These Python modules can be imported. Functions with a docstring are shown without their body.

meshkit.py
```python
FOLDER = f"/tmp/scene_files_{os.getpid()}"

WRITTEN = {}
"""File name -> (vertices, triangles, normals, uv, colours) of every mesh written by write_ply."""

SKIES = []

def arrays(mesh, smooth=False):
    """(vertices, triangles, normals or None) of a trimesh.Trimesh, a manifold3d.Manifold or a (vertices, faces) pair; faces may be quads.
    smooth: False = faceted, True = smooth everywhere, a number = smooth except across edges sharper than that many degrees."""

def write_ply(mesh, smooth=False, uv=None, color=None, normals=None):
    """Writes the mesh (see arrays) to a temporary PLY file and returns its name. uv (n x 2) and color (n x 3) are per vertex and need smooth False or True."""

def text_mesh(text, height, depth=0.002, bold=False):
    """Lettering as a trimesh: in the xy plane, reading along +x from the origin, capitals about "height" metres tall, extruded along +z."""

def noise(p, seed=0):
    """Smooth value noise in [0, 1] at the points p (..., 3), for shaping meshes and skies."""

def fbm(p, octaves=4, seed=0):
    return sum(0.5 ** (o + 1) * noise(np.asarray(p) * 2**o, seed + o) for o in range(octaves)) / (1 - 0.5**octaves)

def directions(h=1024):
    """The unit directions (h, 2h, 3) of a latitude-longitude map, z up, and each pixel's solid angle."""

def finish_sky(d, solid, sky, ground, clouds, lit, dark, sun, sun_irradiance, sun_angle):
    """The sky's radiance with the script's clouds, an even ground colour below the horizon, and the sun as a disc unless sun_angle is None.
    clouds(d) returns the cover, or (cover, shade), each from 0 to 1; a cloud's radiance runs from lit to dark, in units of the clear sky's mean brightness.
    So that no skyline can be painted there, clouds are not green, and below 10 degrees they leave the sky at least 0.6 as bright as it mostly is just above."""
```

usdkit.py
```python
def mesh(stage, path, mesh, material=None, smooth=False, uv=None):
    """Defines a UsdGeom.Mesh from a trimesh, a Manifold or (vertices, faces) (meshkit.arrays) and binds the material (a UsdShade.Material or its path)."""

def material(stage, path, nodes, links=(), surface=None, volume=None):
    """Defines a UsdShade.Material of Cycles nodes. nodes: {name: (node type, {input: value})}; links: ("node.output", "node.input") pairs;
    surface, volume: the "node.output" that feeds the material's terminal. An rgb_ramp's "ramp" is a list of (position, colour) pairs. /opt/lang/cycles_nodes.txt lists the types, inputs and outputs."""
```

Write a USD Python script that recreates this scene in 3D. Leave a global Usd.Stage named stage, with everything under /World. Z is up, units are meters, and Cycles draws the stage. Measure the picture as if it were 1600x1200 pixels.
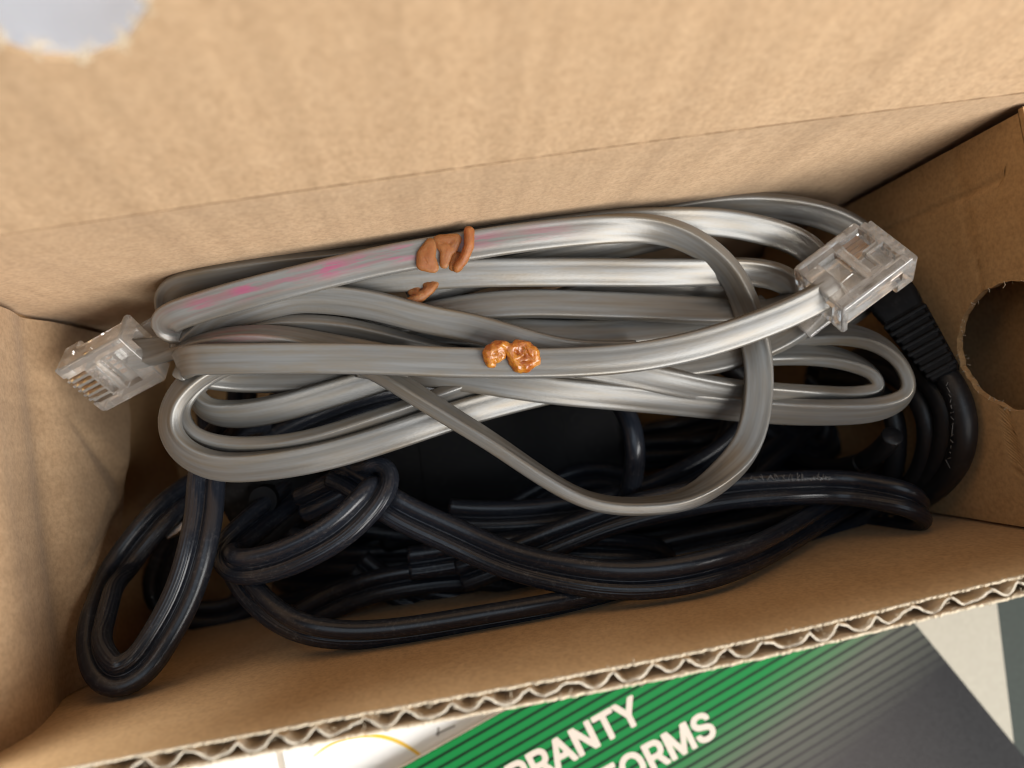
import math, random
import numpy as np, trimesh, manifold3d as m3
import shapely, shapely.geometry as sg
from shapely import affinity
from scipy.interpolate import CubicSpline, PchipInterpolator
from pxr import Usd, UsdGeom, UsdLux, UsdShade, Gf, Sdf, Vt
import usdkit, meshkit

random.seed(5); rng = np.random.default_rng(5)
stage = Usd.Stage.CreateInMemory()
UsdGeom.SetStageUpAxis(stage, 'Z'); UsdGeom.SetStageMetersPerUnit(stage, 1.0)
UsdGeom.Xform.Define(stage, '/World'); UsdGeom.Scope.Define(stage, '/World/Looks')
MM = 0.001

# ------------------------------------------------------------------ camera (all coordinates below are in millimetres)
F_PX, EYE = 1232.0, np.array([0, 0, 152.0])
NADIR, ROLL = (675.2, 674.3), -0.172
def cam_rotation():
    a = np.array([NADIR[0] - 800, 600 - NADIR[1], -F_PX]); a /= np.linalg.norm(a)
    b = np.array([0, 0, -1.0]); v = np.cross(a, b)
    K = np.array([[0, -v[2], v[1]], [v[2], 0, -v[0]], [-v[1], v[0], 0]])
    R = np.eye(3) + K + K @ K / (1 + a @ b)
    c, s = math.cos(ROLL), math.sin(ROLL)
    return np.array([[c, -s, 0], [s, c, 0], [0, 0, 1]]) @ R
CR = cam_rotation()
cam = UsdGeom.Camera.Define(stage, '/World/camera')
mat = np.eye(4); mat[:3, :3] = CR.T; mat[3, :3] = EYE * MM
cam.AddTransformOp().Set(Gf.Matrix4d(mat.tolist()))
cam.CreateHorizontalApertureAttr(36.0); cam.CreateFocalLengthAttr(36 * F_PX / 1600)
cam.CreateClippingRangeAttr(Gf.Vec2f(0.002, 20))
cam.CreateFStopAttr(15.0); cam.CreateFocusDistanceAttr(0.103)
cam.CreateExposureAttr(0.0)

# ------------------------------------------------------------------ light: a window up to the right and front, and a pale room above
def rect_light(name, pos, target, w, h, intensity, color):
    l = UsdLux.RectLight.Define(stage, '/World/' + name)
    p, t = np.array(pos, float), np.array(target, float)
    z = p - t; z /= np.linalg.norm(z); x = np.cross([0, 0, 1.0], z); x /= np.linalg.norm(x); y = np.cross(z, x)
    m = np.eye(4); m[0, :3] = x; m[1, :3] = y; m[2, :3] = z; m[3, :3] = p
    l.AddTransformOp().Set(Gf.Matrix4d(m.tolist()))
    l.CreateWidthAttr(w); l.CreateHeightAttr(h); l.CreateIntensityAttr(intensity); l.CreateColorAttr(Gf.Vec3f(*color))
    return l
rect_light('window_light', (0.26, -0.29, 0.40), (0.02, 0.02, 0.06), 0.42, 0.42, 11.8, (1.0, 0.985, 0.955))
rect_light('room_light', (-0.18, 0.12, 1.1), (0, 0, 0), 0.8, 0.8, 1.2, (0.76, 0.88, 1.0))
rect_light('paper_fill_light', (-0.35, 0.95, 0.50), (-0.03, 0.10, 0.02), 0.5, 0.45, 30.0, (0.92, 0.96, 1.0))  # added fill that brightens only the paper behind the lid; unseen source

# ------------------------------------------------------------------ helpers
def ray(px, py): return CR @ np.array([px - 800, 600 - py, -F_PX])
def at(px, py, z):
    d = ray(px, py); return EYE + d * (z - EYE[2]) / d[2]
def at_plane(px, py, p0, n):
    d = ray(px, py); n = np.asarray(n, float); return EYE + d * ((np.asarray(p0) - EYE) @ n) / (d @ n)
used = {}
def numbered(parent, name):
    k = (parent, name); i = used.get(k, 0); used[k] = i + 1
    return f'{parent}/{name}' if i == 0 else f'{parent}/{name}_{i:03d}'
def tag(p, label=None, cat=None, group=None, kind=None):
    p = p.GetPrim() if hasattr(p, 'GetPrim') else p
    for k, v in (('label', label), ('category', cat), ('group', group), ('kind', kind)):
        if v: p.SetCustomDataByKey(k, v)
    return p
def thing(name, label, cat, loc=(0, 0, 0), group=None):
    x = UsdGeom.Xform.Define(stage, numbered('/World', name)); x.AddTranslateOp().Set(Gf.Vec3d(*(np.array(loc, float) * MM)))
    x.GetPrim().SetCustomDataByKey('origin', str(0)); x.GetPrim().ClearCustomDataByKey('origin')
    ORIGIN[str(x.GetPath())] = np.array(loc, float)
    return tag(x, label, cat, group)
ORIGIN = {}
def obj(name, mesh, mat, parent=None, smooth=35, st=None, primvars=None):
    """One Mesh prim from geometry in scene millimetres; a child of parent."""
    base = '/World' if parent is None else str(parent.GetPath())
    top = '/' + '/'.join(base.split('/')[1:3])
    if hasattr(mesh, 'to_mesh'):
        q = mesh.to_mesh(); mesh = trimesh.Trimesh(q.vert_properties[:, :3], q.tri_verts, process=False)
    m = mesh.copy(); m.vertices = (np.asarray(m.vertices) - ORIGIN.get(top, np.zeros(3))) * MM
    if st is not None or primvars: smooth = bool(smooth)
    u = usdkit.mesh(stage, numbered(base, name), m, mat, smooth=smooth, uv=st)
    for k, v in (primvars or {}).items():
        UsdGeom.PrimvarsAPI(u).CreatePrimvar(k, Sdf.ValueTypeNames.FloatArray, 'vertex').Set(Vt.FloatArray.FromNumpy(np.asarray(v, np.float32)))
    return u.GetPrim()
def group_part(name, parent):
    return UsdGeom.Xform.Define(stage, numbered(str(parent.GetPath()), name)).GetPrim()
def mat_(name, nodes, links, surface='p.BSDF'): return usdkit.material(stage, '/World/Looks/' + name, nodes, links, surface=surface)
def box(a, b): 
    m = trimesh.creation.box(extents=np.subtract(b, a)); m.apply_translation((np.array(a) + b) / 2); return m
def rounded(a, b, r, seg=10):
    a, b = np.array(a, float) + r, np.array(b, float) - r
    s = m3.Manifold.sphere(r, seg)
    return m3.Manifold.batch_hull([s.translate([float(x), float(y), float(z)]) for x in (a[0], b[0]) for y in (a[1], b[1]) for z in (a[2], b[2])])
def tm(m):
    if hasattr(m, 'to_mesh'):
        q = m.to_mesh(); return trimesh.Trimesh(q.vert_properties[:, :3], q.tri_verts, process=False)
    return m
cat = trimesh.util.concatenate

# ------------------------------------------------------------------ materials
def cardboard(name, base, dark, light, flute=True, rough=0.85):
    n = {'g': ('geometry', {}), 'uv': ('attribute', {'attribute': 'st'}),
         'mp': ('mapping', {'scale': (210.0, 1.4, 1.0)}),
         'str': ('noise_texture', {'scale': 1.0, 'detail': 3.0, 'roughness': 0.6}),
         'mot': ('noise_texture', {'scale': 420.0, 'detail': 5.0, 'roughness': 0.65}),
         'mp2': ('mapping', {'scale': (1700.0, 1500.0, 1500.0)}),
         'fib': ('noise_texture', {'scale': 1.0, 'detail': 4.0, 'roughness': 0.7}),
         'spk': ('noise_texture', {'scale': 1500.0, 'detail': 2.0}),
         'r1': ('rgb_ramp', {'ramp': [(0.3, dark), (0.5, base), (0.72, light)]}),
         'r2': ('rgb_ramp', {'ramp': [(0.3, (0.78, 0.76, 0.72)), (0.55, (1, 1, 1)), (0.75, (1.12, 1.12, 1.13))]}),
         'r3': ('rgb_ramp', {'ramp': [(0.3, (0.86, 0.85, 0.84)), (0.5, (1, 1, 1)), (0.7, (1.09, 1.095, 1.105))]}),
         'm1': ('mix_color', {'blend_type': 'multiply', 'fac': 1.0, 'use_clamp': False}),
         'm2': ('mix_color', {'blend_type': 'multiply', 'fac': 1.0 if flute else 0.3, 'use_clamp': False}),
         'b1': ('bump', {'strength': 0.45, 'distance': 0.00010}),
         'b2': ('bump', {'strength': 0.13 if flute else 0.08, 'distance': 0.0003}),
         'p': ('principled_bsdf', {'roughness': rough, 'specular_ior_level': 0.25, 'sheen_weight': 0.08})}
    l = [('uv.vector', 'mp.vector'), ('mp.vector', 'str.vector'), ('g.position', 'mot.vector'), ('g.position', 'mp2.vector'), ('mp2.vector', 'fib.vector'),
         ('g.position', 'spk.vector'), ('mot.fac', 'r1.fac'), ('fib.fac', 'r2.fac'), ('str.fac', 'r3.fac'),
         ('r1.color', 'm1.a'), ('r2.color', 'm1.b'), ('m1.result', 'm2.a'), ('r3.color', 'm2.b'), ('m2.result', 'p.base_color'),
         ('str.fac', 'b2.height'), ('fib.fac', 'b1.height'), ('b2.normal', 'b1.normal'), ('b1.normal', 'p.normal')]
    return mat_(name, n, l)
KRAFT = cardboard('kraft_cardboard', (0.485, 0.325, 0.190), (0.458, 0.302, 0.173), (0.512, 0.348, 0.208))
KRAFT_IN = cardboard('kraft_cardboard_smooth', (0.56, 0.355, 0.17), (0.535, 0.335, 0.157), (0.585, 0.378, 0.188), flute=False)
def paper(name, base, rough=0.8, mott=0.12, scale=900.0):
    n = {'g': ('geometry', {}), 'n': ('noise_texture', {'scale': scale, 'detail': 4.0, 'roughness': 0.7}),
         'r': ('rgb_ramp', {'ramp': [(0.3, tuple(c * (1 - mott) for c in base)), (0.7, tuple(min(1, c * (1 + mott)) for c in base))]}),
         'b': ('bump', {'strength': 0.4, 'distance': 0.0001}), 'p': ('principled_bsdf', {'roughness': rough, 'specular_ior_level': 0.3})}
    return mat_(name, n, [('g.position', 'n.vector'), ('n.fac', 'r.fac'), ('r.color', 'p.base_color'), ('n.fac', 'b.height'), ('b.normal', 'p.normal')])
FLUTE = paper('fluting_paper', (0.54, 0.47, 0.37), 0.9, 0.18)
TORN = paper('torn_paper_edge', (0.62, 0.52, 0.38), 0.95, 0.22, 2500.0)
WHITE_PAPER = paper('white_paper', (0.80, 0.80, 0.84), 0.7, 0.02, 60.0)
WHITE_CARD = paper('white_coated_card', (0.84, 0.83, 0.81), 0.45, 0.02)
CREAM = paper('cream_card', (0.34, 0.31, 0.25), 0.7, 0.05)
GREYGREEN = paper('grey_green_card', (0.035, 0.042, 0.036), 0.8, 0.1)
YELLOW = paper('yellow_ink', (0.80, 0.50, 0.05), 0.5, 0.05)
GREYINK = paper('grey_ink', (0.30, 0.28, 0.26), 0.6, 0.05)
SEAM = paper('grey_brown_card', (0.52, 0.46, 0.38), 0.7, 0.06)
LETTER = paper('pale_ink', (0.56, 0.47, 0.40), 0.6, 0.05)
TABLE = paper('table_top', (0.20, 0.13, 0.08), 0.5, 0.2, 60.0)

def cord_material():
    # grey satin PVC: st.x runs round the cord, st.y along it (metres)
    n = {'uv': ('attribute', {'attribute': 'st'}), 'g': ('geometry', {}), 'st': ('attribute', {'attribute': 'stain'}), 'gr': ('attribute', {'attribute': 'grime_lid_tint'}),
         'mp': ('mapping', {'scale': (1500.0, 45.0, 1.0)}), 'n1': ('noise_texture', {'scale': 1.0, 'detail': 3.0, 'roughness': 0.5}),
         'mpb': ('mapping', {'scale': (900.0, 90.0, 1.0)}), 'n2': ('noise_texture', {'scale': 1.0, 'detail': 5.0, 'roughness': 0.65}),
         'n3': ('noise_texture', {'scale': 2200.0, 'detail': 3.0, 'roughness': 0.6}),
         'r1': ('rgb_ramp', {'ramp': [(0.3, (0.150, 0.145, 0.134)), (0.55, (0.180, 0.178, 0.171)), (0.75, (0.205, 0.205, 0.201))]}),
         'r2': ('rgb_ramp', {'ramp': [(0.42, (0, 0, 0)), (0.70, (0.75, 0.75, 0.75))]}),
         'dirt_lid_tint': ('mix_color', {'b': (0.17, 0.135, 0.09)}),
         'gm': ('math', {'math_type': 'multiply'}),
         'r4': ('rgb_ramp', {'ramp': [(0.46, (0, 0, 0)), (0.53, (1, 1, 1))]}),
         'sm': ('math', {'math_type': 'multiply', 'use_clamp': True}),
         'pink': ('mix_color', {'b': (0.42, 0.035, 0.16)}),
         'rr': ('map_range', {'from_min': 0.3, 'from_max': 0.7, 'to_min': 0.31, 'to_max': 0.42}),
         'b': ('bump', {'strength': 0.16, 'distance': 0.00008}), 'b2': ('bump', {'strength': 0.25, 'distance': 0.00005}),
         'p': ('principled_bsdf', {'metallic': 0.34, 'specular_ior_level': 0.5})}
    l = [('uv.vector', 'mp.vector'), ('mp.vector', 'n1.vector'), ('uv.vector', 'mpb.vector'), ('mpb.vector', 'n2.vector'), ('g.position', 'n3.vector'),
         ('n1.fac', 'r1.fac'), ('n2.fac', 'r2.fac'), ('r2.color', 'gm.value1'), ('gr.fac', 'gm.value2'), ('gm.value', 'dirt_lid_tint.fac'), ('r1.color', 'dirt_lid_tint.a'),
         ('n2.fac', 'r4.fac'), ('r4.color', 'sm.value1'), ('st.fac', 'sm.value2'), ('sm.value', 'pink.fac'), ('dirt_lid_tint.result', 'pink.a'), ('pink.result', 'p.base_color'),
         ('n1.fac', 'rr.value'), ('rr.result', 'p.roughness'), ('n1.fac', 'b.height'), ('n3.fac', 'b2.height'), ('b.normal', 'b2.normal'), ('b2.normal', 'p.normal')]
    return mat_('grey_satin_cord', n, l)
SILVER = cord_material()
def rubber(name, base, rough, dust=0.5, scale=1600.0, spec=0.5):
    n = {'uv': ('attribute', {'attribute': 'st'}), 'g': ('geometry', {}), 'mp': ('mapping', {'scale': (2500.0, 50.0, 1.0)}),
         'n1': ('noise_texture', {'scale': 1.0, 'detail': 4.0}), 'n2': ('noise_texture', {'scale': scale, 'detail': 5.0, 'roughness': 0.75}),
         'n4': ('noise_texture', {'scale': 130.0, 'detail': 3.0}),
         'r': ('rgb_ramp', {'ramp': [(0.52, (0, 0, 0)), (0.74, (dust, dust, dust))]}),
         'r4': ('rgb_ramp', {'ramp': [(0.35, (0.1, 0.1, 0.1)), (0.65, (1, 1, 1))]}), 'mm': ('math', {'math_type': 'multiply'}),
         'm': ('mix_color', {'a': base, 'b': (0.115, 0.115, 0.12)}),
         'rr': ('map_range', {'from_min': 0.3, 'from_max': 0.7, 'to_min': rough, 'to_max': rough + 0.16}),
         'b': ('bump', {'strength': 0.3, 'distance': 0.00006}), 'p': ('principled_bsdf', {'specular_ior_level': spec})}
    l = [('uv.vector', 'mp.vector'), ('mp.vector', 'n1.vector'), ('g.position', 'n2.vector'), ('g.position', 'n4.vector'), ('n2.fac', 'r.fac'), ('n4.fac', 'r4.fac'), ('r.color', 'mm.value1'), ('r4.color', 'mm.value2'),
         ('mm.value', 'm.fac'), ('m.result', 'p.base_color'), ('n1.fac', 'rr.value'), ('rr.result', 'p.roughness'), ('n1.fac', 'b.height'), ('b.normal', 'p.normal')]
    return mat_(name, n, l)
BLACK = rubber('black_flex', (0.015, 0.018, 0.026), 0.20, 0.8)
BLACK_DULL = rubber('black_flex_dull', (0.012, 0.012, 0.014), 0.38, 0.4)
BLACK_BOX = rubber('black_plastic', (0.005, 0.005, 0.006), 0.55, 0.15, 900.0, 0.2)
INK_MARK = paper('faded_white_print', (0.17, 0.165, 0.16), 0.6, 0.3)
METAL = mat_('nickel_metal', {'p': ('principled_bsdf', {'metallic': 1.0, 'roughness': 0.25, 'base_color': (0.62, 0.62, 0.62)})}, [])
GOLD = mat_('gold_contact', {'p': ('principled_bsdf', {'metallic': 1.0, 'roughness': 0.25, 'base_color': (0.72, 0.42, 0.12)})}, [])
COPPER = mat_('conductor_insulation', {'p': ('principled_bsdf', {'roughness': 0.4, 'base_color': (0.42, 0.20, 0.06)})}, [])
CLEAR = mat_('clear_plastic', {'g': ('geometry', {}), 'n': ('noise_texture', {'scale': 900.0, 'detail': 3.0}), 'b': ('bump', {'strength': 0.12, 'distance': 0.00008}),
    'p': ('principled_bsdf', {'transmission_weight': 1.0, 'roughness': 0.02, 'ior': 1.5, 'base_color': (0.97, 0.965, 0.95)}),
    'd': ('principled_bsdf', {'roughness': 0.35, 'base_color': (0.88, 0.86, 0.82)}), 'mx': ('mix_closure', {'fac': 0.15})},
    [('g.position', 'n.vector'), ('n.fac', 'b.height'), ('b.normal', 'p.normal'), ('p.BSDF', 'mx.closure1'), ('d.BSDF', 'mx.closure2')], surface='mx.closure')
CLEAR_LIT = mat_('clear_plastic_lit', {'g': ('geometry', {}), 'n': ('noise_texture', {'scale': 700.0, 'detail': 3.0}), 'b': ('bump', {'strength': 0.15, 'distance': 0.0001}),  # white diffuse share stands in for bright reflections on the right plug
    'p': ('principled_bsdf', {'transmission_weight': 1.0, 'roughness': 0.02, 'ior': 1.58, 'base_color': (0.99, 0.985, 0.97)}),
    'd': ('principled_bsdf', {'roughness': 0.15, 'base_color': (0.95, 0.93, 0.90)}), 'r': ('map_range', {'from_min': 0.35, 'from_max': 0.7, 'to_min': 0.10, 'to_max': 0.22})  , 'mx': ('mix_closure', {})},
    [('g.position', 'n.vector'), ('n.fac', 'b.height'), ('n.fac', 'r.value'), ('r.result', 'mx.fac'), ('b.normal', 'p.normal'), ('p.BSDF', 'mx.closure1'), ('d.BSDF', 'mx.closure2')], surface='mx.closure')
def amber(name, a, b, rough):
    n = {'g': ('geometry', {}), 'n': ('noise_texture', {'scale': 700.0, 'detail': 5.0, 'roughness': 0.65}), 'r': ('rgb_ramp', {'ramp': [(0.35, a), (0.65, b)]}),
         'n2': ('noise_texture', {'scale': 2500.0, 'detail': 3.0}), 'b': ('bump', {'strength': 0.4, 'distance': 0.00015}),
         'p': ('principled_bsdf', {'roughness': rough, 'subsurface_weight': 0.35, 'subsurface_scale': 0.0006, 'subsurface_radius': (1.0, 0.4, 0.12), 'coat_weight': 0.05 if rough > .4 else 0.35, 'coat_roughness': 0.2})}
    return mat_(name, n, [('g.position', 'n.vector'), ('g.position', 'n2.vector'), ('n.fac', 'r.fac'), ('r.color', 'p.base_color'), ('n2.fac', 'b.height'), ('b.normal', 'p.normal')])
AMBER = amber('perished_rubber', (0.20, 0.062, 0.013), (0.28, 0.10, 0.026), 0.62)
AMBER_WET = amber('sticky_rubber', (0.26, 0.06, 0.006), (0.48, 0.19, 0.025), 0.34)

# ------------------------------------------------------------------ the cardboard box
X0, X1, YB, YF, RIM, ZF = -54.2, 78.0, 26.4, -26.9, 70.0, -22.0
XR = X1 + 5.0
TH = 2.3
boxt = thing('cardboard_box', 'open brown corrugated cardboard box with raised lid, holding the tangled cords', 'box', (12, 0, ZF - 2.3))
def panel(poly, place, thick, size=5.0):
    """Closed sheet: poly in local (s, t) mm, place(s, t, d) -> xyz with d depth behind the visible face. Returns mesh, st."""
    m = trimesh.creation.extrude_polygon(poly, thick, engine='earcut')
    v, f = trimesh.remesh.subdivide_to_size(m.vertices, m.faces, size, max_iter=12)
    m = trimesh.Trimesh(v, f); v = np.asarray(m.vertices)
    return trimesh.Trimesh(place(v[:, 0], v[:, 1], v[:, 2]), m.faces, process=False), v[:, :2] * MM
def add_panel(name, poly, place, thick, mat, parent, size=5.0, smooth=25):
    """The faces towards the eye, the back and the cut edge keep normals of their own."""
    m = trimesh.creation.extrude_polygon(poly, thick, engine='earcut')
    v, f = trimesh.remesh.subdivide_to_size(m.vertices, m.faces, size, max_iter=14)
    t = trimesh.Trimesh(v, f); t.merge_vertices(); v, f = np.asarray(t.vertices), np.asarray(t.faces)
    d = v[f][:, :, 2]; kind = np.where((d < 1e-6).all(1), 0, np.where((d > thick - 1e-6).all(1), 1, 2))
    P = place(v[:, 0], v[:, 1], v[:, 2]); fn = np.cross(P[f[:, 1]] - P[f[:, 0]], P[f[:, 2]] - P[f[:, 0]])
    vn = np.zeros((3, len(v), 3))
    for k in range(3): np.add.at(vn, (kind, f[:, k]), fn)
    vn /= np.maximum(np.linalg.norm(vn, axis=2, keepdims=True), 1e-12)
    N = vn[kind[:, None].repeat(3, 1), f]
    flat_n = fn / np.maximum(np.linalg.norm(fn, axis=1, keepdims=True), 1e-12)
    N[kind == 2] = flat_n[kind == 2][:, None]
    # outward: the back of the sheet must look along growing depth
    back_dir = (place(v[:1, 0], v[:1, 1], v[:1, 2] * 0 + 1) - place(v[:1, 0], v[:1, 1], v[:1, 2] * 0))[0]
    F = np.arange(len(f) * 3).reshape(-1, 3)
    if (fn[kind == 1] @ back_dir).sum() < 0: F = F[:, ::-1]; N = -N
    flat = trimesh.Trimesh(P[f].reshape(-1, 3), F, process=False)
    p = obj(name, flat, mat, parent, smooth=False, st=v[f].reshape(-1, 3)[:, :2] * MM)
    um = UsdGeom.Mesh(p); um.CreateNormalsAttr(Vt.Vec3fArray.FromNumpy(N.reshape(-1, 3).astype(np.float32))); um.SetNormalsInterpolation('vertex')
    return p

# floor
add_panel('floor', sg.box(X0, YF, XR, YB), lambda s, t, d: np.c_[s, t, ZF - d], TH, KRAFT_IN, boxt, 20)
# back wall with its scored hinge, and the lid standing up from it
def back(s, t, d):
    bow = 0.5 * np.sin((s - X0) / (X1 - X0) * math.pi) + 0.06 * np.exp(-((t - RIM) / 0.5) ** 2) + 0.5 * (meshkit.noise(np.c_[s / 22, t / 16, 0 * s + 2]) - .5)
    return np.c_[s, YB + bow + d, t]
add_panel('back_wall', sg.box(X0, ZF, XR + 2.3, RIM - 0.13), back, TH, KRAFT, boxt, 1.3)
LEAN = math.radians(9)
def lid_place(s, t, d):
    bow = 0.5 * np.sin((s - X0) / (X1 - X0) * math.pi)
    wav = 0.8 * (meshkit.noise(np.c_[s / 40, t / 30, 0 * s]) - .5) * np.clip(t / 30, 0, 1)
    # the hinge is rounded over the first millimetre
    y = YB + bow + wav + 0.0 + t * math.sin(LEAN) + d * math.cos(LEAN)
    return np.c_[s, y, RIM + t * math.cos(LEAN) - d * math.sin(LEAN)]
lid_n = np.array([0, math.cos(LEAN), -math.sin(LEAN)]); lid_o = np.array([0, YB, RIM])
def lid_st(px, py):
    q = at_plane(px, py, lid_o, lid_n); return q[0], (q[2] - RIM) / math.cos(LEAN)
hp = np.array([lid_st(*q) for q in ((-60, 40), (0, 83), (60, 104), (140, 106), (200, 80), (236, 28), (240, 0))])
hole_pts = list(map(tuple, hp))
# close the hole as a rounded slot that goes on above the frame
(ax, ay), (bx, by) = hole_pts[0], hole_pts[-1]
rgt, lft = bx, ax - 3
hole_pts += [(rgt + .3, 45), (lft, 45), (lft, ay + 3)]
hole = sg.Polygon(hole_pts).buffer(0)
hole = affinity.scale(hole, 1, 1).buffer(1.2).buffer(-2.4).buffer(1.2)
cs = np.array(hole.exterior.coords)
jit = np.array([0.12 * (meshkit.noise(np.array([x * 1.7, y * 1.7, 3.])) - .5) + 0.07 * rng.normal() for x, y in cs])
hole_r = sg.Polygon(cs + jit[:, None] * 0.6).buffer(0)
lid_poly = sg.box(X0 - 1, 0.03, XR + 2, 37).difference(hole_r)
add_panel('lid', lid_poly, lid_place, 0.55, KRAFT, boxt, 1.3)
SCORE_SHADE = paper('score_shade_kraft', (0.22, 0.14, 0.075), 0.95, 0.25)  # dark tone paints the shade lying in the score
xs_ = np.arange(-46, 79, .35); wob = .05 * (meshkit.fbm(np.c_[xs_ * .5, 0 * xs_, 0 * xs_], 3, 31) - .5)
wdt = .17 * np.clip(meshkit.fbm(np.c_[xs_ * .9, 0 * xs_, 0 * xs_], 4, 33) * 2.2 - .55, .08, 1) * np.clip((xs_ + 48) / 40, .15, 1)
add_panel('score_shade_line', sg.Polygon(np.vstack([np.c_[xs_, .10 + wob + wdt], np.c_[xs_, .10 + wob - wdt * .6][::-1]])).buffer(0), lambda s, t, d: lid_place(s, t, d - .05), .04, SCORE_SHADE, boxt, 3)
def fibres(pts, out, n, length, r, place):
    """short torn paper fibres along an edge: pts in local coords"""
    ms = []
    for _ in range(n):
        i = rng.integers(len(pts) - 1); f = rng.random(); a = pts[i] * (1 - f) + pts[i + 1] * f
        dirv = np.array([rng.normal(), rng.normal()]) * 0.8 + out(a); dirv /= np.linalg.norm(dirv)
        L = length * (0.3 + rng.random()); dz = rng.uniform(-0.3, 1.2)
        q = np.array([a - dirv * 0.1, a + dirv * L * .5 + rng.normal(size=2) * .06, a + dirv * L]); z = np.array([dz, dz + rng.normal() * .15, dz + rng.normal() * .3])
        P = place(q[:, 0], q[:, 1], z)
        for k in range(2):
            ms.append(trimesh.creation.cylinder(r * (1.25 - .5 * k), segment=[P[k], P[k + 1]], sections=4))
    return cat(ms)
hc = np.array(hole_r.exterior.coords); hcen = hc.mean(0)
low = hc[hc[:, 1] < by + 2]
frays = fibres(low, lambda a: (hcen - a) / np.linalg.norm(hcen - a), 130, 0.7, 0.05, lid_place)
tag(obj('torn_fibres', frays, TORN, boxt), kind='stuff')

# left wall and its bent inner flap
add_panel('left_wall', sg.box(YF - TH, ZF, YB, RIM), lambda s, t, d: np.c_[X0 - d, s, t], TH, KRAFT_IN, boxt, 20)
def lflap(s, t, d):
    # t: down from the rim; the flap leaves the rim with a soft bulge and hangs clear of the wall
    z = RIM + 1 - t
    u = (s - YF) / (YB - YF)
    x = X0 + 1.4 + 1.9 * np.exp(-((t - 17) / 8.0) ** 2) + 2.0 * np.clip((t - 22) / 40, 0, 1) - 1.3 * np.exp(-((t - 32 - 3 * u) / 4.2) ** 2)
    def crease(s0, t0, ds, dt, depth, wid, reach):
        L = math.hypot(ds, dt); al = ((s - s0) * ds + (t - t0) * dt) / L; ac = ((s - s0) * dt - (t - t0) * ds) / L
        return depth * np.clip(1 - np.abs(ac) / (wid * (1 - np.clip(al / reach, 0, .8))), 0, 1) * np.clip(1 - al / reach, 0, 1) * np.clip((al + 7) / 7, 0, 1)
    x = x - crease(1.6, 54, .75, -1, 0.9, 4.5, 18) - crease(-5.4, 51, -.45, -1, 0.85, 4.2, 16)
    x = x + 0.5 * (meshkit.noise(np.c_[s / 14, t / 14, 0 * s + 4]) - .5)
    return np.c_[x - d, s, z]
fl_poly = sg.Polygon([(YF + .6, 0), (YB - .8, 0), (YB - .8, 60), (18, 62.5), (11.8, 62), (5, 59.2), (1.6, 57.2), (-3, 55), (-5.4, 53.6), (-12, 50), (-20, 46), (YF + .6, 41)]).buffer(-.4).buffer(.4)
add_panel('left_flap', fl_poly, lflap, 1.2, KRAFT, boxt, 1.0, 40)

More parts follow.
